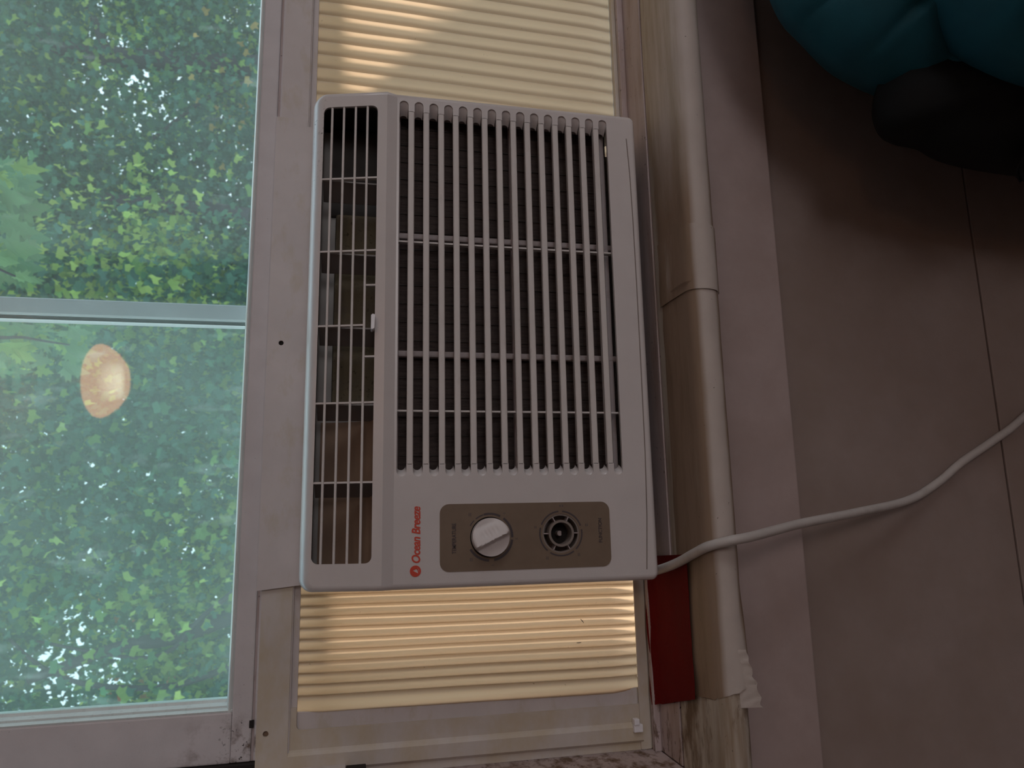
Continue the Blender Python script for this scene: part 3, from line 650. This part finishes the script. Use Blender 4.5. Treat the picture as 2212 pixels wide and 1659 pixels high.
# seam piping, strap and its loose ends
G().tube(spline([(.400, -.205, -.362), (.372, -.222, -.374), (.352, -.226, -.392), (.348, -.230, -.412), (.335, -.232, -.440), (.322, -.225, -.475), (.315, -.215, -.52), (.32, -.21, -.60)]), .0040, 8).build('piping', 'strap', bag, smooth=True)
for pts, wd in (([(.345, -.215, -.440), (.315, -.200, -.485), (.290, -.150, -.512), (.2755, -.110, -.5270), (.2680, -.100, -.5390)], .008), ([(.300, -.16, -.500), (.283, -.12, -.524), (.2725, -.105, -.5340), (.2640, -.10, -.5480)], .005)):
    pp = spline(pts, 6); rows = []
    for i, p in enumerate(pp):
        t = (pp[min(i + 1, len(pp) - 1)] - pp[max(i - 1, 0)]).normalized(); sd = t.cross(Vector((0, -1, 0))).normalized() * wd / 2; up = Vector((0, -.0012, 0)); k = 1 if i < len(pp) - 4 else .55
        rows.append([p - sd * k, p - sd * k + up, p + sd * k + up, p + sd * k])
    g = G().grid(rows, closed_v=True); g.f.append([0, 1, 2, 3]); g.f.append([4 * (len(pp) - 1) + k for k in range(4)]); g.build('strap', 'strap', bag)

# ------------------------------------------------------------------ pendant lamp in the room (its glow mirrors in the glass)
lamp = tag(empty('pendant_lamp', (.557, -2.305, .89)), 'warm glowing pendant lamp hanging in the room, seen mirrored in the glass', 'lamp')
def lathe(cx, cy, prof, n=40):
    return G().grid([[Vector((cx + r * math.cos(2 * PI * k / n), cy + r * math.sin(2 * PI * k / n), z)) for k in range(n)] for r, z in prof], closed_v=True)
lathe(.557, -2.305, [(.001, .904), (.050, .905), (.072, .908), (.112, .938), (.138, .972), (.146, .992), (.142, 1.008), (.120, 1.026), (.080, 1.036), (.02, 1.040)]).build('lamp_shade', 'shade', lamp, smooth=True)
G().tube([(.557, -2.305, 1.040), (.557, -2.305, 1.285)], .006, 10).build('rod', 'metal', lamp)
lathe(.557, -2.305, [(.001, 1.285), (.055, 1.285), (.06, 1.299), (.001, 1.30)], 32).build('canopy', 'metal', lamp)

# ------------------------------------------------------------------ outdoors
tag(struct(G().box(-25, 30, .16, 40, -3.45, -3.35).build('ground', 'bounce_ground')))
def lobed():
    half = [(0, -.04), (.14, -.10), (.30, -.20), (.28, -.06), (.44, -.02), (.30, .06), (.40, .14), (.62, .22), (.47, .28), (.56, .42), (.38, .38), (.22, .36), (.24, .50), (.34, .62), (.18, .66), (.12, .80), (0, 1.05)]
    return half + [(-x, y) for x, y in half[-2:0:-1]]
LEAF = lobed()
LEAF_S = [(0, -.1), (.40, -.12), (.50, .28), (.18, .36), (0, .75), (-.18, .36), (-.50, .28), (-.40, -.12)]
def leaf_cloud(name, places, parent, shape=LEAF_S):
    """one mesh of many leaves; places = (point, size, colour)"""
    nv = len(shape); V = []; F = []; cols = []
    for p, s, col in places:
        ax = Vector((random.gauss(0, .5), random.gauss(0, .5), -1)).normalized()     # leaves droop
        sd = ax.cross(Vector((random.gauss(0, 1), random.gauss(0, 1), random.gauss(0, .3)))).normalized(); nn = ax.cross(sd)
        b = len(V)
        for q in shape: V.append(p + (sd * q[0] + ax * q[1] + nn * (abs(q[0]) * .35)) * s)
        F.append(tuple(range(b, b + nv))); cols.append(col)
    o = mk(name, V, F, 'leaf', parent)
    at = o.data.color_attributes.new('tint', 'FLOAT_COLOR', 'CORNER'); buf = []
    for c in cols: buf += [c[0], c[1], c[2], 1] * nv
    at.data.foreach_set('color', buf); o['kind'] = 'stuff'; return o
EYE = Vector((0, -.5636, 0)); FX = 1560
def pix(p):
    d = p - EYE; k = d.dot(f); return 1106 + FX * d.dot(ix) / k, 829.5 + FX * d.dot(iy) / k
def at_px(px, py, Y):
    r = f + ix * ((px - 1106) / FX) + iy * ((py - 829.5) / FX); return EYE + r * ((Y + .5636) / r.y)
GREENS = [(.060, .150, .105), (.065, .165, .105), (.055, .135, .100), (.080, .19, .095), (.065, .155, .12)]
YEL = [(.20, .32, .08), (.26, .37, .10), (.14, .27, .08)]
def tree(label, cat_x, y0, y1, n_spray, per, size, zr, thin, parent_pts, trunks, warm=()):
    t = tag(empty('maple_tree', (cat_x[2], (y0 + y1) / 2, -3.35)), label, 'tree', 'maple trees beyond the window')
    for pts, r0, r1 in trunks:
        pp = spline(pts, 6); G().tube(pp, [r0 + (r1 - r0) * k / (len(pp) - 1) for k in range(len(pp))], 10).build('trunk' if r0 > .07 else 'branch', 'bark', t, smooth=True)
    pl = []
    for _ in range(n_spray):
        c = Vector((random.uniform(cat_x[0], cat_x[1]), random.uniform(y0, y1), random.uniform(*zr)))
        g = noise.noise(c * .9 + Vector((4, 1, thin * 10)))
        if g < thin: continue
        px, py = pix(c); skip = False
        for hx, hy, hr in parent_pts:
            if (px - hx) ** 2 + (py - hy) ** 2 < (hr * random.uniform(.5, 1.15)) ** 2: skip = True
        if y0 == 5.3:          # this crown is open in front of its trunk
            for tx, ty in ((180, 118), (225, 122), (270, 126), (320, 130), (365, 133), (240, 430), (290, 438)):
                if (px - tx) ** 2 + (py - ty) ** 2 < (44 * random.uniform(.6, 1.2)) ** 2 and c.y < 6.2: skip = True
        if skip: continue
        base = random.choice(GREENS); yel = noise.noise(c * 1.1 + Vector((9, 3, 2))) > .22
        if yel and random.random() < .8: base = random.choice(YEL)
        for hx, hy, hr, wc in warm:
            if (px - hx) ** 2 + (py - hy) ** 2 < hr ** 2: base = random.choice(wc)
        k = random.uniform(.75, 1.2); rad = random.uniform(.18, .42)
        for _ in range(per):
            p = c + Vector((random.gauss(0, rad), random.gauss(0, rad), random.gauss(0, rad * .55)))
            kk = k * random.uniform(.75, 1.3); pl.append((p, size * random.uniform(.65, 1.25), (base[0] * kk, base[1] * kk, base[2] * kk)))
    leaf_cloud('foliage', pl, t); return t
holes = [(130, 1440, 125), (50, 1450, 80), (215, 60, 62), (190, 110, 40), (185, 1310, 36), (240, 1450, 45), (290, 1510, 35), (470, 590, 30), (300, 235, 24)]
ORG = [(.55, .16, .06), (.45, .22, .08), (.30, .12, .06)]
PCH = [(.50, .38, .12), (.42, .34, .10), (.20, .34, .06)]
P6 = lambda px, py, Y=5.85: at_px(px, py, Y)
tree('tall green maple tree filling the right pane, its dark trunk showing between leaves', (.9, 6.8, 3.6), 5.3, 7.3, 2900, 30, .066, (-.2, 3.9), -.24, holes,
     [([P6(700, 150), P6(500, 140), P6(370, 133), P6(250, 122), P6(160, 112), P6(60, 60)], .10, .075), ([P6(540, 470), P6(420, 450), P6(300, 440), P6(220, 430)], .085, .055), ([P6(230, 120), P6(215, 70), P6(190, 20)], .05, .03), ([P6(600, 170), P6(470, 200), P6(330, 300)], .03, .012)],
     [(490, 230, 45, PCH), (300, 380, 35, YEL), (330, 500, 55, YEL), (465, 250, 40, YEL)])
tree('broad green maple tree filling the left pane, thin branches against the sky', (-2.1, 1.5, -.8), 3.4, 5.0, 2100, 30, .054, (-.2, 3.0), -.30, holes,
     [([P6(560, 1300, 3.5), P6(400, 1370, 3.5), P6(250, 1400, 3.5), P6(60, 1470, 3.5)], .05, .02), ([P6(540, 1250, 3.4), P6(440, 1330, 3.4), P6(330, 1420, 3.4), P6(80, 1385, 3.4)], .016, .006),
      ([P6(520, 1150, 5), P6(430, 1230, 5), P6(330, 1300, 5)], .016, .006), ([P6(540, 1420, 3.5), P6(380, 1480, 3.5), P6(200, 1480, 3.5), P6(90, 1440, 3.5), P6(20, 1380, 3.5)], .018, .007), ([P6(900, 1100, 5), P6(700, 1200, 5), P6(560, 1300, 5)], .075, .05)],
     [(330, 1490, 45, ORG)])
tree('far dense maple tree behind the other two, seen only through gaps', (-5, 12, 3), 9.0, 12.5, 2800, 20, .14, (-.3, 6.8), -.24, holes + [(300, 250, 20), (180, 190, 20), (110, 480, 16), (330, 960, 12), (450, 600, 30)],
     [([(3, 11, -3.3), (3.1, 11, 0), (2.9, 11.2, 4), (3, 11, 8)], .22, .08)])
# near drooping branch with large leaves, each its own part
nb = tag(empty('maple_branch', at_px(-60, 560, 1.5)), 'near maple branch with large pale green leaves hanging in front of the window', 'branch')
for pts in ([at_px(-420, 250, 1.6), at_px(-200, 450, 1.55), at_px(-40, 560, 1.5), at_px(40, 600, 1.5)], [at_px(-200, 450, 1.55), at_px(-60, 700, 1.6), at_px(60, 730, 1.62), at_px(150, 745, 1.62)]):
    pp = spline(pts); G().tube(pp, [.008 - .006 * k / (len(pp) - 1) for k in range(len(pp))], 8).build('twig', 'bark', nb, smooth=True)
lm = []
for k in range(4):
    V = [Vector((q[0], q[1], abs(q[0]) * (.30 + .08 * k))) for q in LEAF]; me = bpy.data.meshes.new('leaf'); me.from_pydata(V, [], [tuple(range(len(V)))])
    me.materials.append(M['leaf']); at = me.color_attributes.new('tint', 'FLOAT_COLOR', 'CORNER'); col = [(.11, .23, .11), (.18, .31, .09), (.09, .20, .11), (.13, .24, .13)][k]
    at.data.foreach_set('color', [*col, 1] * len(V)); lm.append(me)
def near_leaf(px, py, Y, s):
    o = bpy.data.objects.new('leaf', random.choice(lm)); C.objects.link(o); o.parent = nb
    ax = Vector((random.gauss(0, .30) - .1, random.gauss(0, .6), -1)).normalized(); sd = ax.cross(Vector((random.gauss(0, 1.1), -1, random.gauss(0, .3)))).normalized(); nn = sd.cross(ax)
    mm = Matrix((sd, ax, nn)).transposed() @ Matrix.Scale(s, 3); m4 = mm.to_4x4(); m4.translation = at_px(px, py, Y) - org[nb.name]; o.matrix_basis = m4
for _ in range(70): near_leaf(random.uniform(-90, 55), random.uniform(360, 600), random.uniform(1.35, 1.9), random.uniform(.045, .085))
for _ in range(80): near_leaf(random.uniform(-60, 190), random.uniform(675, 800), random.uniform(1.5, 2.1), random.uniform(.040, .075))
